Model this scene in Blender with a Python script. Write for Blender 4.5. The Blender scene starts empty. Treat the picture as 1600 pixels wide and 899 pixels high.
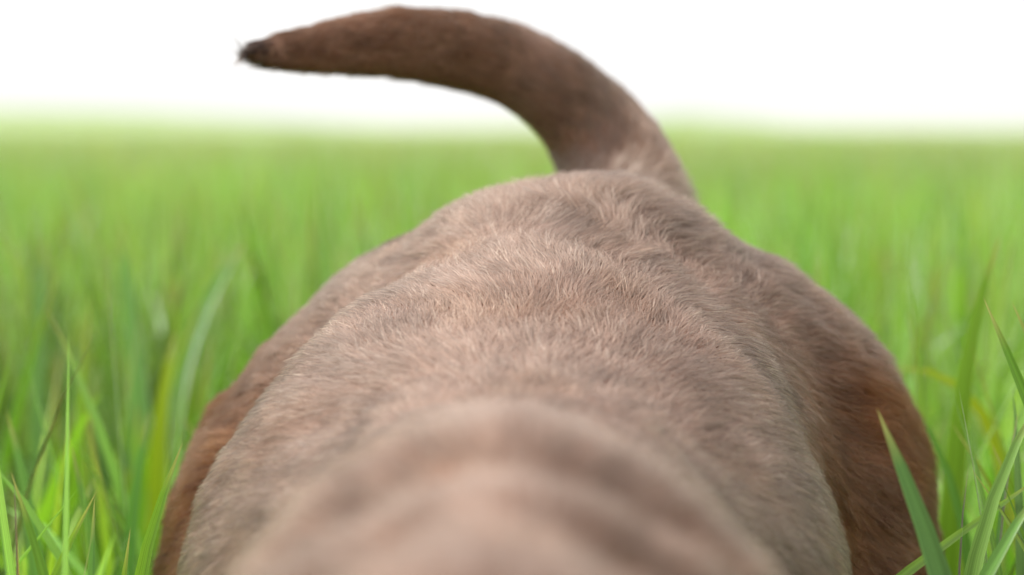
import bpy, math, random
import numpy as np
from mathutils import Vector

C = bpy.context.scene.collection
S = bpy.context.scene
rng = np.random.default_rng(7)

# ------------------------------------------------------------------ camera
H = 0.60                       # camera height above the soil
FPX = 3800.0                   # focal length in pixels of a 1600 px wide frame
PITCH = math.atan(249.5 / FPX)
cam_d = bpy.data.cameras.new("camera")
cam = bpy.data.objects.new("camera", cam_d)
C.objects.link(cam)
cam.location = (0, 0, H)
cam.rotation_euler = (math.radians(90) - PITCH, 0, 0)
cam_d.sensor_width = 36.0
cam_d.lens = FPX * 36.0 / 1600.0
cam_d.clip_start = 0.02
cam_d.clip_end = 5000
cam_d.dof.use_dof = True
cam_d.dof.focus_distance = 0.785
cam_d.dof.aperture_fstop = (cam_d.lens / 1000.0) / 0.0125
cam_d.dof.aperture_blades = 0
S.camera = cam

# ------------------------------------------------------------------ world, sun, exposure
SUN_EL, SUN_AZ = math.radians(56), math.radians(-66)     # azimuth from +Y towards +X
w = bpy.data.worlds.new("World"); S.world = w; w.use_nodes = True
nt = w.node_tree; nt.nodes.clear()
sky = nt.nodes.new("ShaderNodeTexSky"); sky.sky_type = 'NISHITA'; sky.sun_disc = False
sky.sun_elevation = SUN_EL; sky.sun_rotation = SUN_AZ
sky.air_density = 1.0; sky.dust_density = 4.0; sky.ozone_density = 1.0
hsv = nt.nodes.new("ShaderNodeHueSaturation"); hsv.inputs["Saturation"].default_value = 0.18
mixw = nt.nodes.new("ShaderNodeMix"); mixw.data_type = 'RGBA'
mixw.inputs[0].default_value = 0.62
mixw.inputs[7].default_value = (11.5, 11.4, 11.3, 1)      # even cloud layer
bg = nt.nodes.new("ShaderNodeBackground"); bg.inputs[1].default_value = 0.082
wo = nt.nodes.new("ShaderNodeOutputWorld")
nt.links.new(sky.outputs[0], hsv.inputs["Color"])
nt.links.new(hsv.outputs[0], mixw.inputs[6])
nt.links.new(mixw.outputs[2], bg.inputs[0])
nt.links.new(bg.outputs[0], wo.inputs[0])

sd = bpy.data.lights.new("sun", 'SUN'); sd.energy = 2.8; sd.angle = math.radians(11)
sd.color = (1.0, 0.95, 0.86)
sun = bpy.data.objects.new("sun", sd); C.objects.link(sun)
sv = Vector((math.sin(SUN_AZ) * math.cos(SUN_EL), math.cos(SUN_AZ) * math.cos(SUN_EL), math.sin(SUN_EL)))
sun.rotation_euler = sv.to_track_quat('Z', 'Y').to_euler()
sun.location = (-3, 4, 8)

S.view_settings.view_transform = 'Standard'
S.view_settings.look = 'None'
S.view_settings.exposure = 0.75
S.view_settings.gamma = 1.0
S.view_settings.use_curve_mapping = False
S.render.engine = 'CYCLES'
S.cycles.use_denoising = True
S.cycles.max_bounces = 10
S.cycles.transmission_bounces = 8
S.cycles.sample_clamp_indirect = 6.0
S.cycles_curves.shape = 'RIBBONS'

# ------------------------------------------------------------------ helpers
def P(px, py, D):
    """world point at horizontal distance D seen at pixel (px,py) of the 1600x899 photograph"""
    cx, cz = (px - 800) / FPX, (449.5 - py) / FPX
    c, s = math.cos(PITCH), math.sin(PITCH)
    d = np.array([cx, c + cz * s, -s + cz * c])
    return np.array([0, 0, H]) + d / d[1] * D

def project(p):
    q = p - np.array([0, 0, H])
    c, s = math.cos(PITCH), math.sin(PITCH)
    fw = q[:, 1] * c - q[:, 2] * s
    up = q[:, 1] * s + q[:, 2] * c
    fw = np.where(np.abs(fw) < 1e-4, 1e-4, fw)
    return 800 + FPX * q[:, 0] / fw, 449.5 - FPX * up / fw, fw

def tag(o, label=None, cat=None, group=None, kind=None):
    if label: o['label'] = label
    if cat: o['category'] = cat
    if group: o['group'] = group
    if kind: o['kind'] = kind
    return o

def mesh_from_arrays(name, verts, faces, mat, smooth=True, col=None, uv=None):
    """faces: (n,4) or (n,3) integer array"""
    me = bpy.data.meshes.new(name)
    k = faces.shape[1]
    me.vertices.add(len(verts)); me.vertices.foreach_set("co", verts.astype(np.float32).ravel())
    me.loops.add(faces.size); me.loops.foreach_set("vertex_index", faces.astype(np.int32).ravel())
    me.polygons.add(len(faces))
    me.polygons.foreach_set("loop_start", np.arange(0, faces.size, k, dtype=np.int32))
    me.polygons.foreach_set("loop_total", np.full(len(faces), k, dtype=np.int32))
    me.polygons.foreach_set("use_smooth", np.full(len(faces), smooth))
    if col is not None:
        a = me.attributes.new("tint", 'FLOAT_COLOR', 'POINT')
        a.data.foreach_set("color", col.astype(np.float32).ravel())
    if uv is not None:
        a = me.attributes.new("along", 'FLOAT2', 'POINT')
        a.data.foreach_set("vector", uv.astype(np.float32).ravel())
    me.update(); me.validate()
    me.materials.append(mat)
    o = bpy.data.objects.new(name, me); C.objects.link(o)
    return o

_nd = {}
def noise(p, scale, seed, n=14):
    """smooth pseudo noise, about -1..1, from random plane waves"""
    key = (seed, n)
    if key not in _nd:
        r = np.random.default_rng(seed)
        k = r.normal(size=(n, 3)); k *= (0.6 + 0.8 * r.random((n, 1))) / np.linalg.norm(k, axis=1, keepdims=True)
        _nd[key] = (k, r.random(n) * 6.283)
    k, ph = _nd[key]
    out = np.zeros(len(p))
    for i in range(n):
        out += np.sin(p @ (k[i] * 6.283 / scale) + ph[i])
    return out / math.sqrt(n / 2) * 0.6

def sstep(a, b, x):
    t = np.clip((x - a) / (b - a), 0, 1)
    return t * t * (3 - 2 * t)

# ------------------------------------------------------------------ materials
def new_mat(name):
    m = bpy.data.materials.new(name); m.use_nodes = True
    m.node_tree.nodes.clear()
    return m, m.node_tree.nodes, m.node_tree.links

def grass_material(name):
    m, N, L = new_mat(name)
    out = N.new("ShaderNodeOutputMaterial")
    att = N.new("ShaderNodeAttribute"); att.attribute_name = "tint"
    al = N.new("ShaderNodeAttribute"); al.attribute_name = "along"
    sep = N.new("ShaderNodeSeparateXYZ"); L.new(al.outputs["Vector"], sep.inputs[0])
    # parallel veins across the blade
    cmb = N.new("ShaderNodeCombineXYZ")
    mx = N.new("ShaderNodeMath"); mx.operation = 'MULTIPLY'; mx.inputs[1].default_value = 9
    my = N.new("ShaderNodeMath"); my.operation = 'MULTIPLY'; my.inputs[1].default_value = 2
    L.new(sep.outputs[0], mx.inputs[0]); L.new(sep.outputs[1], my.inputs[0])
    L.new(mx.outputs[0], cmb.inputs[0]); L.new(my.outputs[0], cmb.inputs[1])
    nz = N.new("ShaderNodeTexNoise"); nz.inputs["Scale"].default_value = 1.6; nz.inputs["Detail"].default_value = 3
    L.new(cmb.outputs[0], nz.inputs["Vector"])
    mr = N.new("ShaderNodeMapRange"); mr.inputs[1].default_value = 0.3; mr.inputs[2].default_value = 0.7
    mr.inputs[3].default_value = 0.66; mr.inputs[4].default_value = 1.32
    L.new(nz.outputs[0], mr.inputs[0])
    vm = N.new("ShaderNodeVectorMath"); vm.operation = 'SCALE'
    L.new(att.outputs["Color"], vm.inputs[0]); L.new(mr.outputs[0], vm.inputs["Scale"])
    df = N.new("ShaderNodeBsdfDiffuse"); L.new(vm.outputs[0], df.inputs["Color"])
    tr = N.new("ShaderNodeBsdfTranslucent")
    tc = N.new("ShaderNodeMix"); tc.data_type = 'RGBA'; tc.blend_type = 'MULTIPLY'; tc.inputs[0].default_value = 1
    tc.inputs[7].default_value = (1.15, 1.22, 0.55, 1)
    L.new(vm.outputs[0], tc.inputs[6]); L.new(tc.outputs[2], tr.inputs["Color"])
    m1 = N.new("ShaderNodeMixShader"); m1.inputs[0].default_value = 0.34
    L.new(df.outputs[0], m1.inputs[1]); L.new(tr.outputs[0], m1.inputs[2])
    gl = N.new("ShaderNodeBsdfGlossy"); gl.inputs["Roughness"].default_value = 0.38
    gl.inputs["Color"].default_value = (0.9, 0.95, 0.9, 1)
    fr = N.new("ShaderNodeFresnel"); fr.inputs[0].default_value = 1.28
    m2 = N.new("ShaderNodeMixShader")
    L.new(fr.outputs[0], m2.inputs[0]); L.new(m1.outputs[0], m2.inputs[1]); L.new(gl.outputs[0], m2.inputs[2])
    L.new(m2.outputs[0], out.inputs[0])
    return m

def fur_material():
    m, N, L = new_mat("fur_hair")
    out = N.new("ShaderNodeOutputMaterial")
    att = N.new("ShaderNodeAttribute"); att.attribute_name = "tint"
    h = N.new("ShaderNodeBsdfHairPrincipled")
    h.model = 'CHIANG'
    h.parametrization = 'COLOR'
    h.inputs["Roughness"].default_value = 0.42
    h.inputs["Radial Roughness"].default_value = 0.55
    h.inputs["Coat"].default_value = 0.0
    L.new(att.outputs["Color"], h.inputs["Color"])
    df = N.new("ShaderNodeBsdfDiffuse"); L.new(att.outputs["Color"], df.inputs["Color"])
    mx = N.new("ShaderNodeMixShader"); mx.inputs[0].default_value = 0.45
    L.new(h.outputs[0], mx.inputs[1]); L.new(df.outputs[0], mx.inputs[2])
    L.new(mx.outputs[0], out.inputs[0])
    return m

def simple_mat(name, colour, rough=0.8, noise_scale=40, var=0.25, spec=0.3):
    m, N, L = new_mat(name)
    out = N.new("ShaderNodeOutputMaterial"); b = N.new("ShaderNodeBsdfPrincipled")
    tcn = N.new("ShaderNodeTexCoord")
    nz = N.new("ShaderNodeTexNoise"); nz.inputs["Scale"].default_value = noise_scale; nz.inputs["Detail"].default_value = 5
    L.new(tcn.outputs["Object"], nz.inputs["Vector"])
    mr = N.new("ShaderNodeMapRange"); mr.inputs[3].default_value = 1 - var; mr.inputs[4].default_value = 1 + var
    mr.inputs[1].default_value = 0.3; mr.inputs[2].default_value = 0.7
    L.new(nz.outputs[0], mr.inputs[0])
    vm = N.new("ShaderNodeVectorMath"); vm.operation = 'SCALE'; vm.inputs[0].default_value = colour
    L.new(mr.outputs[0], vm.inputs["Scale"]); L.new(vm.outputs[0], b.inputs["Base Color"])
    b.inputs["Roughness"].default_value = rough; b.inputs["Specular IOR Level"].default_value = spec
    bp = N.new("ShaderNodeBump"); bp.inputs["Strength"].default_value = 0.4; bp.inputs["Distance"].default_value = 0.01
    L.new(nz.outputs[0], bp.inputs["Height"]); L.new(bp.outputs[0], b.inputs["Normal"])
    L.new(b.outputs[0], out.inputs[0])
    return m

GRASS = grass_material("green_leaf")
FUR = fur_material()
SKIN = simple_mat("brown_undercoat", (0.21, 0.115, 0.08), 0.9, 400, 0.25, 0.1)
NOSE = simple_mat("liver_nose_leather", (0.09, 0.04, 0.03), 0.35, 900, 0.2, 0.5)
EYE = simple_mat("amber_eye", (0.10, 0.045, 0.012), 0.05, 300, 0.3, 0.6)
SOIL = simple_mat("soil_far_crop_and_haze", (0.05, 0.04, 0.025), 0.95, 30, 0.35, 0.1)

# ------------------------------------------------------------------ ground
def terrain(x, y):
    r = np.hypot(x, y)
    far = sstep(35, 75, r)
    az = np.arctan2(x, y)
    und = np.interp(az, [-3.2, -1.2, -0.5, -0.25, -0.15, -0.05, 0.02, 0.07, 0.12, 0.25, 0.6, 1.4, 3.2],
                    [0.1, -0.1, 0.5, 0.72, 0.55, 0.06, 0.05, 0.5, 0.05, -0.02, 0.20, -0.05, 0.1])
    return 1.9 * sstep(200, 900, r) * (1 + 0.8*np.sin(az*9 + 1)) + far * (0.50 + (np.minimum(r, 130) / 75) * und * sstep(45, 90, r))

def build_ground():
    rad = np.concatenate([[0.0], np.geomspace(0.4, 900, 64)])
    na = 256
    ang = np.linspace(0, 2 * math.pi, na, endpoint=False)
    R, A = np.meshgrid(rad[1:], ang, indexing='ij')
    x, y = (R * np.sin(A)).ravel(), (R * np.cos(A)).ravel()
    rr = np.minimum(R.ravel(), 900)
    z = terrain(rr * np.sin(A.ravel()), rr * np.cos(A.ravel()))
    z = z + np.random.default_rng(3).normal(size=len(z)) * 0.004 * np.clip(R.ravel(), 0, 3)
    v = np.vstack([[0, 0, 0], np.c_[x, y, z]])
    f = []
    nr = len(rad) - 1
    for i in range(nr - 1):
        a = 1 + i * na + np.arange(na); b = 1 + i * na + (np.arange(na) + 1) % na
        f.append(np.c_[a, b, b + na, a + na][:, ::-1])
    f = np.vstack(f)
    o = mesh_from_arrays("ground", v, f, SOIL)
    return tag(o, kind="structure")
ground = build_ground()
# the crop colour takes over on the ground where single blades cannot be told apart
m = SOIL; N, L = m.node_tree.nodes, m.node_tree.links
bs = [n for n in N if n.type == 'BSDF_PRINCIPLED'][0]
src = bs.inputs["Base Color"].links[0].from_socket
geo = N.new("ShaderNodeNewGeometry"); ln = N.new("ShaderNodeVectorMath"); ln.operation = 'LENGTH'
L.new(geo.outputs["Position"], ln.inputs[0])
mr = N.new("ShaderNodeMapRange"); mr.inputs[1].default_value = 9; mr.inputs[2].default_value = 26
L.new(ln.outputs["Value"], mr.inputs[0])
gx = N.new("ShaderNodeMix"); gx.data_type = 'RGBA'
gx.inputs[7].default_value = (0.30, 0.38, 0.20, 1)
L.new(mr.outputs[0], gx.inputs[0]); L.new(src, gx.inputs[6]); L.new(gx.outputs[2], bs.inputs["Base Color"])

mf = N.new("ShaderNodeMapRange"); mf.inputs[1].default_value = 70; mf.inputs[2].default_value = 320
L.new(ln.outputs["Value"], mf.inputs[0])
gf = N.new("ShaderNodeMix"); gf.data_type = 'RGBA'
gf.inputs[7].default_value = (0.44, 0.47, 0.41, 1)  # pale haze of the distance painted into the far ground colour
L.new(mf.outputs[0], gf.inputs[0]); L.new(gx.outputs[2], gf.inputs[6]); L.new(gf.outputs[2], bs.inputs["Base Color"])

# ------------------------------------------------------------------ the dog's body as one continuous surface
VS = 0.0042
gx0, gx1, gy0, gy1, gz0, gz1 = -0.21, 0.24, -0.20, 1.12, -0.01, 0.70
nx, ny, nz_ = [int(round((b - a) / VS)) for a, b in ((gx0, gx1), (gy0, gy1), (gz0, gz1))]
X = (gx0 + VS * np.arange(nx)).astype(np.float32)[:, None, None]
Y = (gy0 + VS * np.arange(ny)).astype(np.float32)[None, :, None]
Z = (gz0 + VS * np.arange(nz_)).astype(np.float32)[None, None, :]

def smin(a, b, k):
    h = np.clip(0.5 + 0.5 * (b - a) / k, 0, 1)
    return b + (a - b) * h - k * h * (1 - h)

def curve_table(rows, key):
    """smooth (monotone-ish) interpolation of a table column along y"""
    r = np.array(rows); y, v = r[:, 0], r[:, key]
    t = np.linspace(y[0], y[-1], 400)
    m = np.gradient(v, y)
    i = np.clip(np.searchsorted(y, t) - 1, 0, len(y) - 2)
    hh = y[i + 1] - y[i]; s = (t - y[i]) / hh
    h00 = 2*s**3 - 3*s**2 + 1; h10 = s**3 - 2*s**2 + s; h01 = -2*s**3 + 3*s**2; h11 = s**3 - s**2
    return t, h00*v[i] + h10*hh*m[i] + h01*v[i+1] + h11*hh*m[i+1]

# y, top z, bottom z (relative to the camera), centre x, half width, exponent
TR = [(0.24, -0.150, -0.230, -0.010, 0.015, 2.0),
      (0.28, -0.105, -0.300, -0.008, 0.040, 2.0),
      (0.33, -0.081, -0.330, -0.006, 0.047, 1.9),
      (0.39, -0.0715, -0.345, -0.005, 0.050, 1.85),
      (0.45, -0.0680, -0.350, -0.003, 0.052, 1.8),
      (0.51, -0.0668, -0.345, -0.002, 0.057, 1.85),
      (0.58, -0.0705, -0.330, -0.001, 0.074, 2.0),
      (0.65, -0.0730, -0.310,  0.000, 0.088, 2.05),
      (0.70, -0.0680, -0.290,  0.001, 0.0985, 2.15),
      (0.745, -0.0580, -0.275,  0.001, 0.1035, 2.35),
      (0.79, -0.0460, -0.260,  0.005, 0.097, 2.3),
      (0.84, -0.0350, -0.250,  0.016, 0.104, 1.9),
      (0.89, -0.0262, -0.240,  0.0225, 0.127, 1.75),
      (0.93, -0.0270, -0.235,  0.020, 0.128, 1.75),
      (0.98, -0.048, -0.225,  0.022, 0.108, 1.9),
      (1.02, -0.100, -0.190,  0.022, 0.040, 2.0)]
def trunk():
    yy = Y[0, :, 0]
    g = {}
    for k in range(1, 6):
        t, v = curve_table(TR, k)
        g[k] = np.interp(yy, t, v).astype(np.float32)[None, :, None]
    top, bot, cx, a, p = g[1] + H, g[2] + H, g[3], g[4], g[5]
    # widest part sits above the middle of the height
    zc = top - np.minimum(0.115, (top - bot) * 0.5)
    b = np.where(Z > zc, top - zc, zc - bot)
    r = (np.abs((X - cx) / a) ** p + np.abs((Z - zc) / b) ** p) ** (1 / p)
    d = (r - 1) * np.minimum(a, b)
    e = np.maximum(TR[0][0] - Y, Y - TR[-1][0])
    return np.maximum(d, e)

def cone(p0, p1, r0, r1):
    p0 = np.array(p0, float) + [0, 0, H]; p1 = np.array(p1, float) + [0, 0, H]
    v = p1 - p0; L2 = v @ v
    t = np.clip(((X - p0[0]) * v[0] + (Y - p0[1]) * v[1] + (Z - p0[2]) * v[2]) / L2, 0, 1)
    dx = X - (p0[0] + t * v[0]); dy = Y - (p0[1] + t * v[1]); dz = Z - (p0[2] + t * v[2])
    return np.sqrt(dx*dx + dy*dy + dz*dz) - (r0 + (r1 - r0) * t)

def ell(c, r, rx=0.0, rz=0.0):
    x, y, z = X - c[0], Y - c[1], Z - (c[2] + H)
    if rz:
        cc, ss = math.cos(rz), math.sin(rz); x, y = x*cc + y*ss, -x*ss + y*cc
    if rx:
        cc, ss = math.cos(rx), math.sin(rx); y, z = y*cc + z*ss, -y*ss + z*cc
    q = np.sqrt((x/r[0])**2 + (y/r[1])**2 + (z/r[2])**2)
    q2 = np.sqrt((x/r[0]**2)**2 + (y/r[1]**2)**2 + (z/r[2]**2)**2) + 1e-9
    return q * (q - 1) / q2

# tail centre line: pixel x, pixel y, distance, thickness in pixels
TAIL = [(985, 385, 0.985, 196), (972, 300, 1.005, 188), (948, 238, 1.015, 166), (914, 188, 1.015, 148), (869, 144, 1.01, 134),
        (810, 109, 1.01, 124), (735, 83, 1.00, 115), (655, 71, 0.985, 108), (575, 71, 0.97, 96),
        (500, 78, 0.955, 78), (440, 84, 0.945, 60), (404, 85, 0.935, 42), (384, 85, 0.93, 22)]
tail_pts = np.array([P(a, b, d) for a, b, d, t in TAIL])
tail_r = np.array([t / 2 / FPX * d + 0.0002 for a, b, d, t in TAIL])
def fine_tail(n=40):
    k = len(tail_pts); s = np.arange(k); t = np.linspace(0, k - 1, n)
    i = np.clip(t.astype(int), 0, k - 2); u = t - i
    def cr(v):
        v = np.vstack([2*v[0] - v[1], v, 2*v[-1] - v[-2]]); j = i + 1; uu = u[:, None]
        return 0.5*(2*v[j] + (v[j+1]-v[j-1])*uu + (2*v[j-1]-5*v[j]+4*v[j+1]-v[j+2])*uu**2 + (3*v[j]-v[j-1]-3*v[j+1]+v[j+2])*uu**3)
    return cr(tail_pts), np.interp(t, s, tail_r)
ftp, ftr = fine_tail()

def body_field():
    D = trunk()
    def add(d, k):
        nonlocal D
        D = smin(D, d.astype(np.float32), k)
    for s in (-1, 1):
        c = 0.0155
        # hind leg: haunch, thigh, shank, foot
        add(ell((c + s*(0.070 if s > 0 else 0.0740), 0.912, -0.178 if s > 0 else -0.184), (0.074, 0.088, 0.118 if s > 0 else 0.106)), 0.012)
        add(cone((c + s*0.072, 0.86, -0.215), (c + s*0.085, 0.795, -0.335), 0.062, 0.042), 0.03)
        add(cone((c + s*0.088, 0.795, -0.335), (c + s*0.085, 0.96, -0.455), 0.040, 0.020), 0.02)
        add(cone((c + s*0.085, 0.965, -0.45), (c + s*0.085, 0.935, -0.575), 0.020, 0.018), 0.01)
        add(ell((c + s*0.085, 0.905, -0.582), (0.028, 0.05, 0.02)), 0.012)
        # front leg: shoulder, forearm, foot
        add(ell((s*0.046, 0.46, -0.215), (0.040, 0.062, 0.10)), 0.03)
        add(cone((s*0.070, 0.35, -0.24), (s*0.080, 0.44, -0.335), 0.048, 0.036), 0.03)
        add(cone((s*0.080, 0.44, -0.335), (s*0.078, 0.40, -0.56), 0.034, 0.021), 0.02)
        add(ell((s*0.078, 0.375, -0.582), (0.028, 0.045, 0.02)), 0.012)
    # neck and head, lowered in front of the shoulders
    add(cone((-0.004, 0.40, -0.170), (0.0, 0.14, -0.176), 0.080, 0.062), 0.03)
    add(ell((0, 0.055, -0.160), (0.064, 0.085, 0.060), 0.15), 0.03)
    add(cone((0, -0.005, -0.185), (0, -0.105, -0.215), 0.036, 0.028), 0.02)
    add(cone((0, 0.02, -0.215), (0, -0.09, -0.235), 0.030, 0.018), 0.012)
    for s in (-1, 1):
        add(ell((s*0.026, 0.0, -0.138), (0.016, 0.018, 0.012)), 0.012)
        add(ell((s*0.074, 0.085, -0.195), (0.012, 0.042, 0.058), 0.25), 0.008)
    # folds of loose skin across the neck
    for (y, zz, r, wd, cx) in ((0.440, -0.0850, 0.0100, 0.044, -0.002), (0.378, -0.0880, 0.010, 0.040, -0.004)):
        pts = [np.array([cx + u*wd, y + 0.022*u*u, zz - 0.020*u*u]) for u in np.linspace(-1, 1, 7)]
        for a, b in zip(pts[:-1], pts[1:]):
            add(cone(a, b, r, r), 0.016)
    # withers ridge and the croup bump in front of the tail root
    pts = [np.array([-0.002 + u*0.052, 0.505 - 0.012*u*u, -0.0815 - 0.038*u*u]) for u in np.linspace(-1, 1, 9)]
    for a, b in zip(pts[:-1], pts[1:]):
        add(cone(a, b, 0.011, 0.011), 0.020)
    add(ell((0.022, 0.890, -0.0572), (0.050, 0.050, 0.0350)), 0.016)
    # tail
    T = None
    for i in range(0, len(ftp) - 1):
        a, b = ftp[i] - [0, 0, H], ftp[i+1] - [0, 0, H]
        d = cone(a, b, ftr[i], ftr[i+1]).astype(np.float32)
        T = d if T is None else np.minimum(T, d)
    D = smin(D, T, 0.009)
    return D.astype(np.float32)
F = body_field()
F = np.broadcast_to(F, (nx, ny, nz_)).copy()
# low bumps of muscle and loose skin
gp = None

def surface_nets(F):
    s = F < 0
    c = s[:-1,:-1,:-1].astype(np.int8)
    corners = [(i, j, k) for i in (0,1) for j in (0,1) for k in (0,1)]
    cnt = sum(s[i:nx-1+i, j:ny-1+j, k:nz_-1+k].astype(np.int8) for i, j, k in corners)
    act = (cnt > 0) & (cnt < 8)
    ids = np.full(act.shape, -1, np.int64); idx = np.argwhere(act); ids[act] = np.arange(len(idx))
    acc = np.zeros((len(idx), 3)); num = np.zeros(len(idx))
    I, J, K = idx.T
    for a in corners:
        for ax in range(3):
            if a[ax] == 1: continue
            b = list(a); b[ax] = 1
            fa = F[I+a[0], J+a[1], K+a[2]].astype(float); fb = F[I+b[0], J+b[1], K+b[2]].astype(float)
            m = (fa < 0) != (fb < 0)
            t = np.where(m, fa / np.where(m, fa - fb, 1), 0)
            pos = np.tile(np.array(a, float), (len(idx), 1)); pos[:, ax] += t
            acc[m] += pos[m]; num[m] += 1
    v = (idx + acc / num[:, None]) * VS + np.array([gx0, gy0, gz0])
    quads = []
    for ax in range(3):
        n = [nx, ny, nz_]
        sl0 = [slice(1, m-1) for m in n]; sl1 = list(sl0)
        sl0[ax] = slice(0, n[ax]-1); sl1[ax] = slice(1, n[ax])
        a, b = s[tuple(sl0)], s[tuple(sl1)]
        e = np.argwhere(a != b)
        e2 = e.copy()
        for q in range(3):
            if q != ax: e2[:, q] += 1
        u, w2 = [(1, 2), (2, 0), (0, 1)][ax]
        off = []
        for du, dw in ((-1, -1), (0, -1), (0, 0), (-1, 0)):
            o = e2.copy(); o[:, u] += du; o[:, w2] += dw
            off.append(ids[o[:, 0], o[:, 1], o[:, 2]])
        q = np.stack(off, 1)
        inside_first = a[tuple(e.T)]
        q[~inside_first] = q[~inside_first][:, ::-1]
        quads.append(q)
    q = np.vstack(quads)
    return v, q[(q >= 0).all(1)]
BV, BQ = surface_nets(F)

def relax(v, q, it, lam=0.5):
    e = np.vstack([q[:, [0,1]], q[:, [1,2]], q[:, [2,3]], q[:, [3,0]]])
    deg = np.bincount(e.ravel(), minlength=len(v)).astype(float)
    for k in range(it):
        l = lam if k % 2 == 0 else -0.52 * lam / 0.5
        acc = np.zeros_like(v)
        for d in range(3):
            acc[:, d] = np.bincount(e[:, 0], v[e[:, 1], d], len(v)) + np.bincount(e[:, 1], v[e[:, 0], d], len(v))
        v = v + l * (acc / deg[:, None] - v)
    return v
BV = relax(BV, BQ, 8)

def vnormals(v, q):
    n = np.cross(v[q[:, 2]] - v[q[:, 0]], v[q[:, 3]] - v[q[:, 1]])
    out = np.zeros_like(v)
    for k in range(4):
        for d in range(3):
            out[:, d] += np.bincount(q[:, k], n[:, d], len(v))
    return out / (np.linalg.norm(out, axis=1, keepdims=True) + 1e-12)
BN = vnormals(BV, BQ)
BV = BV + BN * (noise(BV*[1, .45, 1], 0.055, 11) * 0.0008 + noise(BV*[1, .5, 1], 0.025, 12) * 0.0002)[:, None] * sstep(0.3, 0.4, BV[:, 2])[:, None]
BN = vnormals(BV, BQ)

dog = bpy.data.objects.new("dog", None); C.objects.link(dog)
dog.location = (0.01, 0.64, 0.0)
tag(dog, "chocolate brown short-haired dog standing in tall grass, seen along its back with raised curved tail", "dog")
def parent(o, p=dog):
    o.parent = p
    o.matrix_parent_inverse = p.matrix_basis.inverted() if p is dog else o.matrix_parent_inverse
    return o
body = parent(mesh_from_arrays("body", BV, BQ, SKIN))
body['physics'] = 'static'
del body['physics']

def uv_ball(name, c, r, mat, par):
    n1, n2 = 14, 20
    th = np.linspace(0, math.pi, n1); ph = np.linspace(0, 2*math.pi, n2, endpoint=False)
    v = np.array([[c[0] + r[0]*math.sin(a)*math.cos(b), c[1] + r[1]*math.sin(a)*math.sin(b), c[2] + r[2]*math.cos(a)] for a in th for b in ph])
    f = np.array([[i*n2+j, (i+1)*n2+j, (i+1)*n2+(j+1) % n2, i*n2+(j+1) % n2] for i in range(n1-1) for j in range(n2)])
    return parent(mesh_from_arrays(name, v, f, mat), par)
for s in (-1, 1):
    uv_ball("eye", (s*0.033, -0.012, H-0.158), (0.010, 0.010, 0.010), EYE, dog)
uv_ball("nose", (0, -0.131, H-0.205), (0.017, 0.012, 0.012), NOSE, dog)

# ------------------------------------------------------------------ fur
def tail_param(p):
    """distance to the tail centre line, tangent there, position along it"""
    best = np.full(len(p), 9.0); tan = np.zeros((len(p), 3)); par = np.zeros(len(p)); rad = np.ones(len(p))
    for i in range(len(ftp) - 1):
        a, b = ftp[i], ftp[i+1]; v = b - a
        t = np.clip(((p - a) @ v) / (v @ v), 0, 1)
        d = np.linalg.norm(p - (a + t[:, None] * v), axis=1) - ftr[i]
        m = d < best
        best[m] = d[m]; tan[m] = v / np.linalg.norm(v); par[m] = (i + t[m]) / (len(ftp) - 1)
    return best, tan, par

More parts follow.
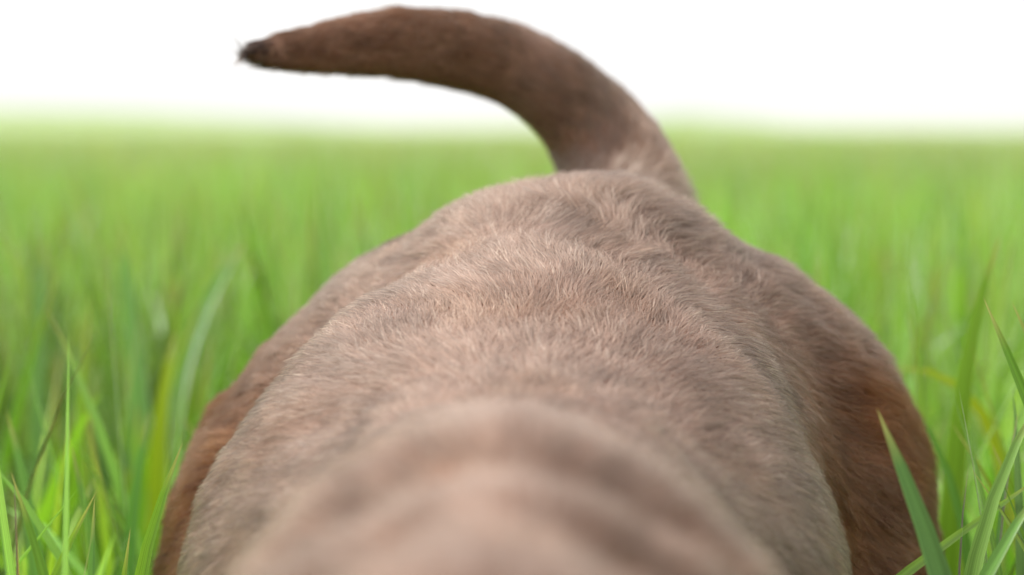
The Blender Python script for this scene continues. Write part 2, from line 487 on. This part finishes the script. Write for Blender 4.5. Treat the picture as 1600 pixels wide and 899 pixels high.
def build_fur(NH=620000):
    tri = np.vstack([BQ[:, [0, 1, 2]], BQ[:, [0, 2, 3]]])
    a, b, c = BV[tri[:, 0]], BV[tri[:, 1]], BV[tri[:, 2]]
    area = np.linalg.norm(np.cross(b - a, c - a), axis=1) / 2
    cen = (a + b + c) / 3
    cn = BN[tri[:, 0]]
    wgt = np.ones(len(tri))
    wgt *= np.where(cen[:, 2] < 0.34, 0.12, 1.0)                   # legs and belly deep in the grass
    wgt *= np.where(cen[:, 1] < 0.22, 0.30, 1.0)                   # head
    wgt *= np.where((cn[:, 1] > 0.55) & (cen[:, 2] < H), 0.3, 1.0) # behind
    wgt *= np.where(cn[:, 2] < -0.3, 0.3, 1.0)
    wgt *= np.where((cen[:, 1] > 0.62) & (cen[:, 1] < 0.95) & (cen[:, 2] > H - 0.16), 1.5, 1.0)
    pr = area * wgt; pr /= pr.sum()
    ti = rng.choice(len(tri), NH, p=pr)
    u, v = rng.random(NH), rng.random(NH)
    fl = u + v > 1; u[fl], v[fl] = 1 - u[fl], 1 - v[fl]
    w0 = 1 - u - v
    T = tri[ti]
    p = w0[:, None]*BV[T[:, 0]] + u[:, None]*BV[T[:, 1]] + v[:, None]*BV[T[:, 2]]
    n = w0[:, None]*BN[T[:, 0]] + u[:, None]*BN[T[:, 1]] + v[:, None]*BN[T[:, 2]]
    n /= np.linalg.norm(n, axis=1, keepdims=True)
    # keep clear of the eyes
    td, tt, tp = tail_param(p)
    istail = sstep(0.010, 0.0, td) * sstep(0.02, 0.10, tp)
    depth = (H - 0.02) - p[:, 2]
    x = p[:, 0] - 0.012
    side = sstep(0.0, 0.12, depth)
    rump = sstep(0.74, 0.90, p[:, 1])
    flow = np.zeros_like(p)
    flow[:, 1] = 1.0
    flow[:, 0] = np.sign(x) * np.clip(np.abs(x) / 0.06, 0, 1) * (0.35 + 0.25*rump)
    flow[:, 2] = -(0.15 + 0.85*side)
    leg = sstep(0.36, 0.28, p[:, 2]); flow[:, 2] -= 2.5 * leg
    # slow wander of the coat plus the cowlick on the croup
    flow[:, 0] += (0.22 + 0.45*rump) * noise(p, 0.060, 21) + (0.12 + 0.16*rump) * noise(p, 0.016, 22)
    flow[:, 2] += 0.25 * noise(p, 0.050, 23)
    flow[:, 1] += (0.08 + 0.2*rump) * noise(p, 0.030, 24)
    # ruffled patch of standing, parted hair on the right of the croup
    rc = P(960, 385, 0.855); dxy = (p - rc) / np.array([0.034, 0.034, 0.04])
    ruf = np.exp(-np.sum(dxy**2, 1))
    flow[:, 0] += ruf * (1.6 * np.sin((p[:, 0] - rc[0])*90 + (p[:, 1] - rc[1])*110) + 0.5)
    flow = flow * (1 - istail)[:, None] + (tt + 0.12*np.c_[noise(p, .03, 25), noise(p, .03, 26), noise(p, .03, 27)]) * istail[:, None]
    flow += rng.normal(size=flow.shape) * 0.13
    t = flow - n * np.sum(flow * n, axis=1, keepdims=True)
    t /= np.linalg.norm(t, axis=1, keepdims=True) + 1e-9
    ln = 0.0115 + 0.003*rump + 0.0015*noise(p, .04, 28) - 0.0055*istail
    ln *= 0.65 + 0.55 * rng.random(NH)
    ln *= 1 + 0.2*ruf
    head = sstep(0.24, 0.14, p[:, 1]); ln *= 1 - 0.45*head
    ln *= 1 - 0.3*leg
    lift = 0.17 + 0.08 * noise(p*[1, .5, 1], 0.014, 29) + 0.10 * rng.random(NH) + 0.07*rump - 0.05*istail
    lift = np.clip(lift, 0.15, 0.7) + 0.05 + 0.20*ruf
    # clumps: tips drawn together
    def clump(size, seed):
        q = p / size + 0.35*np.c_[noise(p, size*2.5, seed), noise(p, size*2.5, seed+1), noise(p, size*2.5, seed+2)]
        cell = np.floor(q).astype(np.int64)
        cell -= cell.min(0)
        key = (cell[:, 0]*4096 + cell[:, 1])*4096 + cell[:, 2]
        uq, inv = np.unique(key, return_inverse=True)
        r = np.random.default_rng(seed).random((len(uq), 3))[inv]
        cnt = np.bincount(inv).astype(float)
        cc = np.stack([np.bincount(inv, p[:, d]) / cnt for d in range(3)], 1)[inv]
        dv = cc - p
        dv -= n * np.sum(dv * n, axis=1, keepdims=True)
        return dv, r
    c1, r1 = clump(0.0032, 51); c2, r2 = clump(0.0085, 61)
    K = 6
    c1 = c1 * (1 + 0.9*ruf)[:, None]
    s = np.linspace(0, 1, K)
    pts = np.zeros((NH, K, 3), np.float32)
    bend = (1 - 0.6*istail)[:, None] * (r1 - 0.5) * (0.24 + 0.14*rump[:, None]) + (r2 - 0.5) * 0.14
    for k in range(K):
        up = lift * (s[k] - 0.42 * s[k]**2)
        pos = p + t*(ln*s[k]*(1-0.25*lift*s[k]))[:, None] + n*(ln*up - 0.0004)[:, None]
        pos += (c1*0.38 + c2*0.10) * (s[k]**1.3 * (1 - 0.6*istail))[:, None]
        pos += (bend - n*np.sum(bend*n, 1, keepdims=True)) * (ln * s[k]**2)[:, None]
        pts[:, k] = pos
    # ---- colour: faded back with sky sheen painted in pinkish beige, redder haunches and flanks with painted shade, dark towards the tail tip
    rnd = rng.random(NH)
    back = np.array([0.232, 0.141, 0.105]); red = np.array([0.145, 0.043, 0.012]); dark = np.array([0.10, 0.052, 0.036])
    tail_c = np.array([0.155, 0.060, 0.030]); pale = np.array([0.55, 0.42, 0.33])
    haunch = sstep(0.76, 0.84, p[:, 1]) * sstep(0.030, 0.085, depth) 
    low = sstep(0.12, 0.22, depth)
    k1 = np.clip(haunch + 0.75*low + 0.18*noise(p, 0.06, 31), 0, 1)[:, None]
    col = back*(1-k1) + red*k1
    kt = istail[:, None]; up_t = sstep(0.15, 0.6, tp)[:, None]
    colt = (back*0.98)*(1-up_t) + tail_c*up_t
    dt = sstep(0.72, 0.92, tp)[:, None]; colt = colt*(1-dt) + dark*0.22*dt
    col = col*(1-kt) + colt*kt
    pal = (rnd > 0.90 - 0.10*rump) * 0.6 * (1-k1[:, 0]) * (1-0.7*istail)
    col = col*(1-pal[:, None]) + pale*pal[:, None]
    mott = 1 + (0.13*noise(p*[1, .35, 1], 0.035, 32) + 0.14*noise(p*[1, .4, 1], 0.010, 33))*(1 - 0.6*istail) + 0.42*(r1[:, 0]-0.5) + 0.26*(r2[:, 0]-0.5)
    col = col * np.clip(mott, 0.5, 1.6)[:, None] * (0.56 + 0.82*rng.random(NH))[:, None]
    gold = np.clip(noise(p, 0.045, 34)-0.2, 0, 1)[:, None]
    col = col * (1 + gold*np.array([0.05, 0.0, -0.07]))
    col = np.clip(col, 0.01, 0.85)
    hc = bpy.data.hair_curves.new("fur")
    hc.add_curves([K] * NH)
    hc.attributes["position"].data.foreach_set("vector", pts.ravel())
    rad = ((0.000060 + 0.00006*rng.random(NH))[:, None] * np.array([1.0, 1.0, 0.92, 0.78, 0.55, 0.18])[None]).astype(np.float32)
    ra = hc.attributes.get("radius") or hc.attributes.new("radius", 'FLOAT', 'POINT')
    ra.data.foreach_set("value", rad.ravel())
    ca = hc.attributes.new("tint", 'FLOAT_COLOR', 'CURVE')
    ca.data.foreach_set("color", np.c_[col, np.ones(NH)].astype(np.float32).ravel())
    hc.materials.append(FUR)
    o = bpy.data.objects.new("fur", hc); C.objects.link(o)
    return parent(o)
fur = build_fur()

# ------------------------------------------------------------------ grass
def field_at(p):
    """body distance at points (trilinear); large outside the grid"""
    q = (p - np.array([gx0, gy0, gz0])) / VS
    out = np.full(len(p), 0.2)
    ok = np.all((q >= 0) & (q < np.array([nx, ny, nz_]) - 1), axis=1)
    i = q[ok].astype(int)
    out[ok] = F[i[:, 0], i[:, 1], i[:, 2]]
    return out

def blade_geometry(root, az, length, width, lean, droop, seg, twist, tint, kink=None):
    """arrays of blades -> verts (n, seg+1, 3, 3): ribbon with a sunken midrib"""
    n = len(az)
    s = np.linspace(0, 1, seg + 1)
    ang = lean[:, None] + droop[:, None] * s[None]**2.2                      # angle from vertical
    ds = (length / seg)[:, None]
    hor = np.cumsum(np.sin(ang) * ds, 1) - np.sin(ang) * ds
    ver = np.cumsum(np.cos(ang) * ds, 1) - np.cos(ang) * ds
    dx, dy = np.sin(az)[:, None], np.cos(az)[:, None]
    ctr = np.stack([root[:, 0:1] + hor*dx, root[:, 1:2] + hor*dy, root[:, 2:3] + ver], -1)
    tan = np.stack([np.sin(ang)*dx, np.sin(ang)*dy, np.cos(ang)], -1)
    tw = (twist[:, None] * s[None])[..., None]
    sd = np.stack([dy + 0*s[None], -dx + 0*s[None], 0*ang], -1)
    nm = np.cross(tan, sd)
    side = sd*np.cos(tw) + nm*np.sin(tw); nm2 = np.cross(tan, side)
    prof = np.minimum(1.0, 0.45 + 2.2*s) * np.clip((1 - s), 0, 1)**0.55
    prof = prof * (1 - 0.25*s)
    hw = (width[:, None]/2 * prof[None])[..., None]
    fold = 0.30
    V = np.stack([ctr - side*hw + nm2*hw*fold, ctr, ctr + side*hw + nm2*hw*fold], 2)
    uv = np.zeros((n, seg+1, 3, 2)); uv[..., 0] = np.array([0, 0.5, 1.0])[None, None] + rng.random((n, 1, 1))*20
    uv[..., 1] = s[None, :, None]
    base = tint[:, None, None, :] * np.ones((1, seg+1, 3, 1))
    base = base * np.array([1.0, 1.12, 1.0])[None, None, :, None]
    tip = (s[None, :, None]**14 * (rng.random((n, 1, 1)) < 0.5))[..., None]
    base = base*(1 - tip) + np.array([0.42, 0.33, 0.16])*tip
    return V, uv, base

def blades_to_mesh(name, parts, mat):
    vs, fs, us, cs, o = [], [], [], [], 0
    for V, uv, col in parts:
        n, k = V.shape[0], V.shape[1]
        vs.append(V.reshape(-1, 3)); us.append(uv.reshape(-1, 2))
        cs.append(np.c_[col.reshape(-1, 3), np.ones(n*k*3)])
        i = np.arange(n)[:, None, None]*k*3 + np.arange(k-1)[None, :, None]*3 + np.arange(2)[None, None]
        i = i.ravel() + o
        fs.append(np.stack([i, i+1, i+4, i+3], 1)); o += n*k*3
    return mesh_from_arrays(name, np.vstack(vs), np.vstack(fs), mat, col=np.vstack(cs), uv=np.vstack(us))

def tints(n, pos):
    a = np.array([0.175, 0.400, 0.035]); b = np.array([0.310, 0.530, 0.045]); c = np.array([0.240, 0.420, 0.150]); d = np.array([0.45, 0.36, 0.08])
    q = np.c_[pos[:, :2], np.zeros(n)]
    rr = np.hypot(pos[:, 0], pos[:, 1])
    q = q / np.clip(rr, 0.6, 40)[:, None]**0.6
    k = sstep(-0.9, 0.9, noise(q, 0.22, 71) + 0.6*rng.normal(size=n))[:, None]
    k2 = sstep(-0.9, 0.9, noise(q, 0.16, 75) + 0.6*rng.normal(size=n))[:, None]
    col = (a*(1-k) + b*k)*(1-0.6*k2) + c*0.6*k2
    y = (rng.random(n) < 0.03)[:, None]
    col = np.where(y, d, col)
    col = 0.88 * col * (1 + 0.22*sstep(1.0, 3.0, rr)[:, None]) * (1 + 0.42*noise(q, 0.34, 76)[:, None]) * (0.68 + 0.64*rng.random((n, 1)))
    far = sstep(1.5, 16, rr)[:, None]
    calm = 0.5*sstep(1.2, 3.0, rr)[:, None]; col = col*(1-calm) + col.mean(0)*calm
    col = col*(1-far) + (col*0.4 + np.array([0.48, 0.57, 0.33])*0.6)*far  # far blades get paler: hazy distance is mixed into their tint
    return np.clip(col, 0.01, 0.7)

def band(r0, r1, half_angle, density, wmul, seg, hmean=0.475):
    if False: half_angle = math.pi
    area = half_angle * (r1**2 - r0**2)
    n = int(area * density)
    r = np.sqrt(rng.random(n)*(r1**2 - r0**2) + r0**2); a = (rng.random(n)*2 - 1)*half_angle
    x, y = r*np.sin(a), r*np.cos(a)
    z = terrain(x, y) - 0.05*sstep(30, 60, r)
    z = np.where(z > 0, z*1.0, z)
    fade = 1 - 0.9*sstep(35, 70, r)
    root = np.c_[x, y, z]
    patch = noise(np.c_[x, y, 0*x], 0.6, 72)
    hgt = hmean * (1 + 0.05*patch) * (0.76 + 0.36*rng.random(n))
    # leaves leave the stem at some height of the plant
    lift = rng.random(n)**1.2 * 0.30
    lift = np.where(rng.random(n) < 0.25, 0, lift)
    root[:, 2] += lift * fade
    length = (hgt - lift) * fade * 1.06 + 0.01
    lean = np.abs(rng.normal(size=n))*0.13 + 0.03
    droop = np.clip(rng.normal(size=n)*0.35 + 0.30, -0.1, 1.9)
    droop = np.where(rng.random(n) < 0.08, droop + 1.0, droop)
    width = (0.0060 + 0.0065*rng.random(n)) * wmul * (1 + 0.5*sstep(0.95, 1.2, r))
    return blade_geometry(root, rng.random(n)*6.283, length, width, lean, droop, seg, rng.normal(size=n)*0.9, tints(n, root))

parts = []
V, uv, col = band(0.02, 2.2, math.pi*0.8, 2600, 1.0, 9)
flat = V[:, :, 1, :]
d = field_at(flat.reshape(-1, 3)).reshape(flat.shape[:2])
keep = d.min(1) > 0.006
px, py, fw = project(flat.reshape(-1, 3))
px, py, fw = [q.reshape(flat.shape[:2]) for q in (px, py, fw)]
inframe = (px > -150) & (px < 1750) & (py < 960) & (fw > 0)
near = (inframe & (fw < 0.62)).any(1)
over = (inframe & (fw < 0.93) & (px > 265) & (px < 1462) & (flat[..., 1] < 0.93)).any(1)
# blades leaning over the dog's back or the camera were pushed aside by it
cross = (flat[..., 2] > 0.30) & (np.abs(flat[..., 0]) < 0.10) & (flat[..., 1] < 1.02)
tall = (inframe & (fw < 1.3) & (py < 335)).any(1)
keep &= ~(inframe & (fw < 1.08)).any(1) | (rng.random(len(keep)) < 0.6) | ((py.max(1) > 700) & (fw.min(1) > 0.70))
keep &= ~near & ~over & ~cross.any(1) & ~tall
parts.append((V[keep], uv[keep], col[keep]))
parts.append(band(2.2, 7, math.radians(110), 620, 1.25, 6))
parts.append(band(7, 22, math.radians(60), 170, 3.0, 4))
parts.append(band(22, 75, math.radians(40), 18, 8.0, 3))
grass = blades_to_mesh("grass", parts, GRASS)
tag(grass, "dense field of tall bright green grass stretching to the white sky all around the dog", "grass", kind="stuff")
print("blades", sum(len(p[0]) for p in parts), "kept near", keep.sum())

# single blades that can be picked out near the plane of focus: tip first, traced downwards
def hero(points, D, width, tint, label, cat="grass blade", tipcol=(0.55, 0.50, 0.22), dD=0.0, face=0.25):
    """points: pixel path from tip to foot; the foot goes on down to the soil"""
    pts = [P(x, y, D + dD*i/(len(points)-1)) for i, (x, y) in enumerate(points)]
    last, prev = pts[-1], pts[-2]
    step = (last - prev) / np.linalg.norm(last - prev)
    foot = last.copy()
    # bend down to the vertical and reach the soil
    d = step
    while foot[2] > 0.03:
        d = d*0.8 + np.array([0, 0.0, -1])*0.2; d /= np.linalg.norm(d)
        foot = foot + d*0.03; pts.append(foot.copy())
    pts = np.array(pts[::-1])
    # resample smoothly
    seg = np.r_[0, np.cumsum(np.linalg.norm(np.diff(pts, axis=0), axis=1))]
    n = 28; tt = np.linspace(0, seg[-1], n)
    q = np.stack([np.interp(tt, seg, pts[:, k]) for k in range(3)], 1)
    for _ in range(4): q[1:-1] = 0.25*q[:-2] + 0.5*q[1:-1] + 0.25*q[2:]
    tan = np.gradient(q, axis=0); tan /= np.linalg.norm(tan, axis=1, keepdims=True)
    view = q - np.array([0, 0, H]); view /= np.linalg.norm(view, axis=1, keepdims=True)
    side = np.cross(tan, view); side /= np.linalg.norm(side, axis=1, keepdims=True)
    nm = np.cross(side, tan)
    a = face + 0.5*np.sin(np.linspace(0, 2.0, n) + face*7)
    side2 = side*np.cos(a)[:, None] + nm*np.sin(a)[:, None]; nm2 = np.cross(side2, tan)
    fromtip = (seg[-1] - tt)
    prof = np.clip(fromtip / 0.12, 0, 1)**0.62 * (0.55 + 0.45*np.clip(tt/0.2, 0, 1))
    hw = (width*0.62 * prof)[:, None]
    off = [-1, -0.5, 0, 0.5, 1]; depth = [0.34, 0.12, 0, 0.12, 0.34]
    V = np.stack([q + side2*hw*o - nm2*hw*dd for o, dd in zip(off, depth)], 1)
    uv = np.zeros((n, 5, 2)); uv[..., 0] = np.array([0, .25, .5, .75, 1.0])[None] + rng.random()*20; uv[..., 1] = (tt/seg[-1])[:, None]
    col = np.array(tint)[None, None]*np.ones((n, 5, 1))
    col[:, 2] *= 1.25; col[:, 0] *= 1.3; col[:, 4] *= 1.15
    k = np.clip(1 - fromtip/0.012, 0, 1)[:, None, None]
    col = col*(1-k) + np.array(tipcol)*k
    i = (np.arange(n-1)[:, None]*5 + np.arange(4)[None]).ravel()
    f = np.stack([i, i+1, i+6, i+5], 1)
    root = q[0].copy()
    o = mesh_from_arrays("grass_blade", V.reshape(-1, 3) - root, f, GRASS, col=np.c_[np.clip(col, 0, .8).reshape(-1, 3), np.ones(n*5)], uv=uv.reshape(-1, 2))
    o.location = root
    return tag(o, label, cat, "single grass blades in the foreground")
G1 = (0.15, 0.30, 0.05); G2 = (0.20, 0.36, 0.04); G3 = (0.13, 0.27, 0.08); G4 = (0.10, 0.22, 0.03)
hero([(1370, 638), (1392, 690), (1430, 765), (1462, 840), (1480, 900)], 0.70, 0.0095, (0.14, 0.27, 0.11), "broad pale green blade standing in front of the dog's right thigh", face=-0.1)
hero([(1536, 464), (1548, 500), (1575, 548), (1604, 605), (1640, 700)], 0.80, 0.0060, G1, "blade with a thin whitish tip leaning left at the right edge, above its neighbours")
hero([(1580, 470), (1600, 492), (1630, 540), (1660, 640)], 0.82, 0.0055, G1, "short tip of a blade poking in at the right edge beside the whitish-tipped one", face=0.5)
hero([(1630, 612), (1575, 680), (1545, 760), (1528, 840), (1515, 905)], 0.76, 0.0070, (0.22, 0.38, 0.10), "long pale blade arching up to the right out of the lower right corner", face=0.1)
hero([(1514, 722), (1498, 770), (1490, 830), (1496, 905)], 0.80, 0.0045, G3, "slim upright blade right of the dog's thigh, with a straw-coloured tip", face=0.8)
hero([(1516, 730), (1548, 760), (1578, 795), (1610, 850)], 0.80, 0.0030, (0.30, 0.42, 0.14), "thin pale blade slanting down to the right from the straw-coloured tip", face=0.6)
hero([(1640, 745), (1590, 790), (1550, 850), (1525, 910)], 0.74, 0.0080, (0.18, 0.36, 0.09), "wide blade leaning right in the lower right corner", face=0.0)
hero([(1562, 368), (1538, 430), (1515, 500), (1502, 600), (1495, 700)], 0.98, 0.0085, G2, "tall blurred blade rising highest on the right behind the sharp ones", face=0.2)
hero([(1486, 660), (1530, 710), (1565, 770), (1600, 860)], 0.90, 0.0035, (0.24, 0.32, 0.05), "thin yellowish blade slanting behind the blades on the right", face=0.4)
hero([(1398, 574), (1430, 556), (1478, 545), (1530, 580), (1560, 680)], 1.05, 0.0060, (0.34, 0.42, 0.03), "blurred yellow-green blade bent over flat, pointing at the dog's right thigh", face=0.2)
hero([(286, 690), (262, 735), (238, 790), (220, 845), (212, 905)], 0.78, 0.0065, (0.22, 0.42, 0.05), "bright blade leaning against the dog's left thigh", face=0.55)
hero([(16, 735), (38, 775), (58, 830), (76, 905)], 0.74, 0.0055, G1, "blade with a pale tip leaning left at the lower left edge", face=0.4)
hero([(152, 766), (122, 806), (92, 855), (70, 910)], 0.76, 0.0048, (0.24, 0.42, 0.06), "narrow blade leaning right, crossing the pale-tipped one at lower left", face=0.3)
hero([(148, 775), (143, 820), (140, 860), (140, 910)], 0.80, 0.0050, (0.16, 0.34, 0.10), "upright grey-green blade beside the crossing ones at lower left", face=0.2)
hero([(204, 824), (197, 860), (190, 910)], 0.78, 0.0050, G2, "short upright blade left of the one leaning on the dog's thigh", face=0.3)
hero([(385, 375), (340, 430), (300, 500), (272, 600), (262, 700)], 1.28, 0.0125, (0.22, 0.40, 0.13), "wide blurred pale blade leaning right behind the dog's left haunch", face=0.0)
hero([(190, 350), (196, 430), (212, 520), (222, 640)], 1.22, 0.0115, (0.20, 0.38, 0.13), "tall blurred grey-green blade upright on the left", face=0.0)
hero([(275, 515), (258, 580), (248, 650), (250, 740)], 1.18, 0.0125, (0.36, 0.46, 0.03), "blurred yellow-lit blade left of the dog's haunch", face=0.0)  # the yellow glow is put into this blade's tint
hero([(70, 365), (66, 440), (58, 520), (60, 640)], 1.25, 0.0080, (0.18, 0.34, 0.12), "blurred upright blade near the left edge", face=0.1)

hero([(1420, 610), (1450, 650), (1490, 720), (1512, 800), (1520, 900)], 0.93, 0.0050, (0.16, 0.34, 0.08), "thin soft blade curving up left just outside the dog's right thigh", face=0.5)
hero([(1592, 640), (1580, 700), (1560, 780), (1556, 900)], 0.84, 0.0050, G3, "narrow upright blade between the arching blades at lower right", face=0.7)
hero([(1500, 830), (1545, 812), (1590, 780), (1640, 735)][::-1], 0.80, 0.0042, (0.26, 0.42, 0.10), "thin blade lying nearly level across the others at lower right", face=0.3)
hero([(1548, 690), (1560, 740), (1590, 790), (1625, 850)], 0.86, 0.0055, G2, "soft blade leaning left in the cluster at the right edge", face=0.2)
hero([(110, 690), (128, 740), (140, 800), (150, 900)], 0.90, 0.0060, (0.18, 0.36, 0.09), "soft blade leaning left, standing tallest behind the crossing ones at lower left", face=0.4)
hero([(10, 640), (30, 700), (52, 780), (60, 900)], 0.95, 0.0080, (0.16, 0.32, 0.10), "broad soft blade leaning left at the left edge, above the pale-tipped one", face=0.2)
hero([(232, 640), (214, 720), (204, 800), (200, 900)], 0.98, 0.0080, (0.15, 0.34, 0.08), "soft upright blade between the dog's left thigh and the crossing blades", face=0.1)
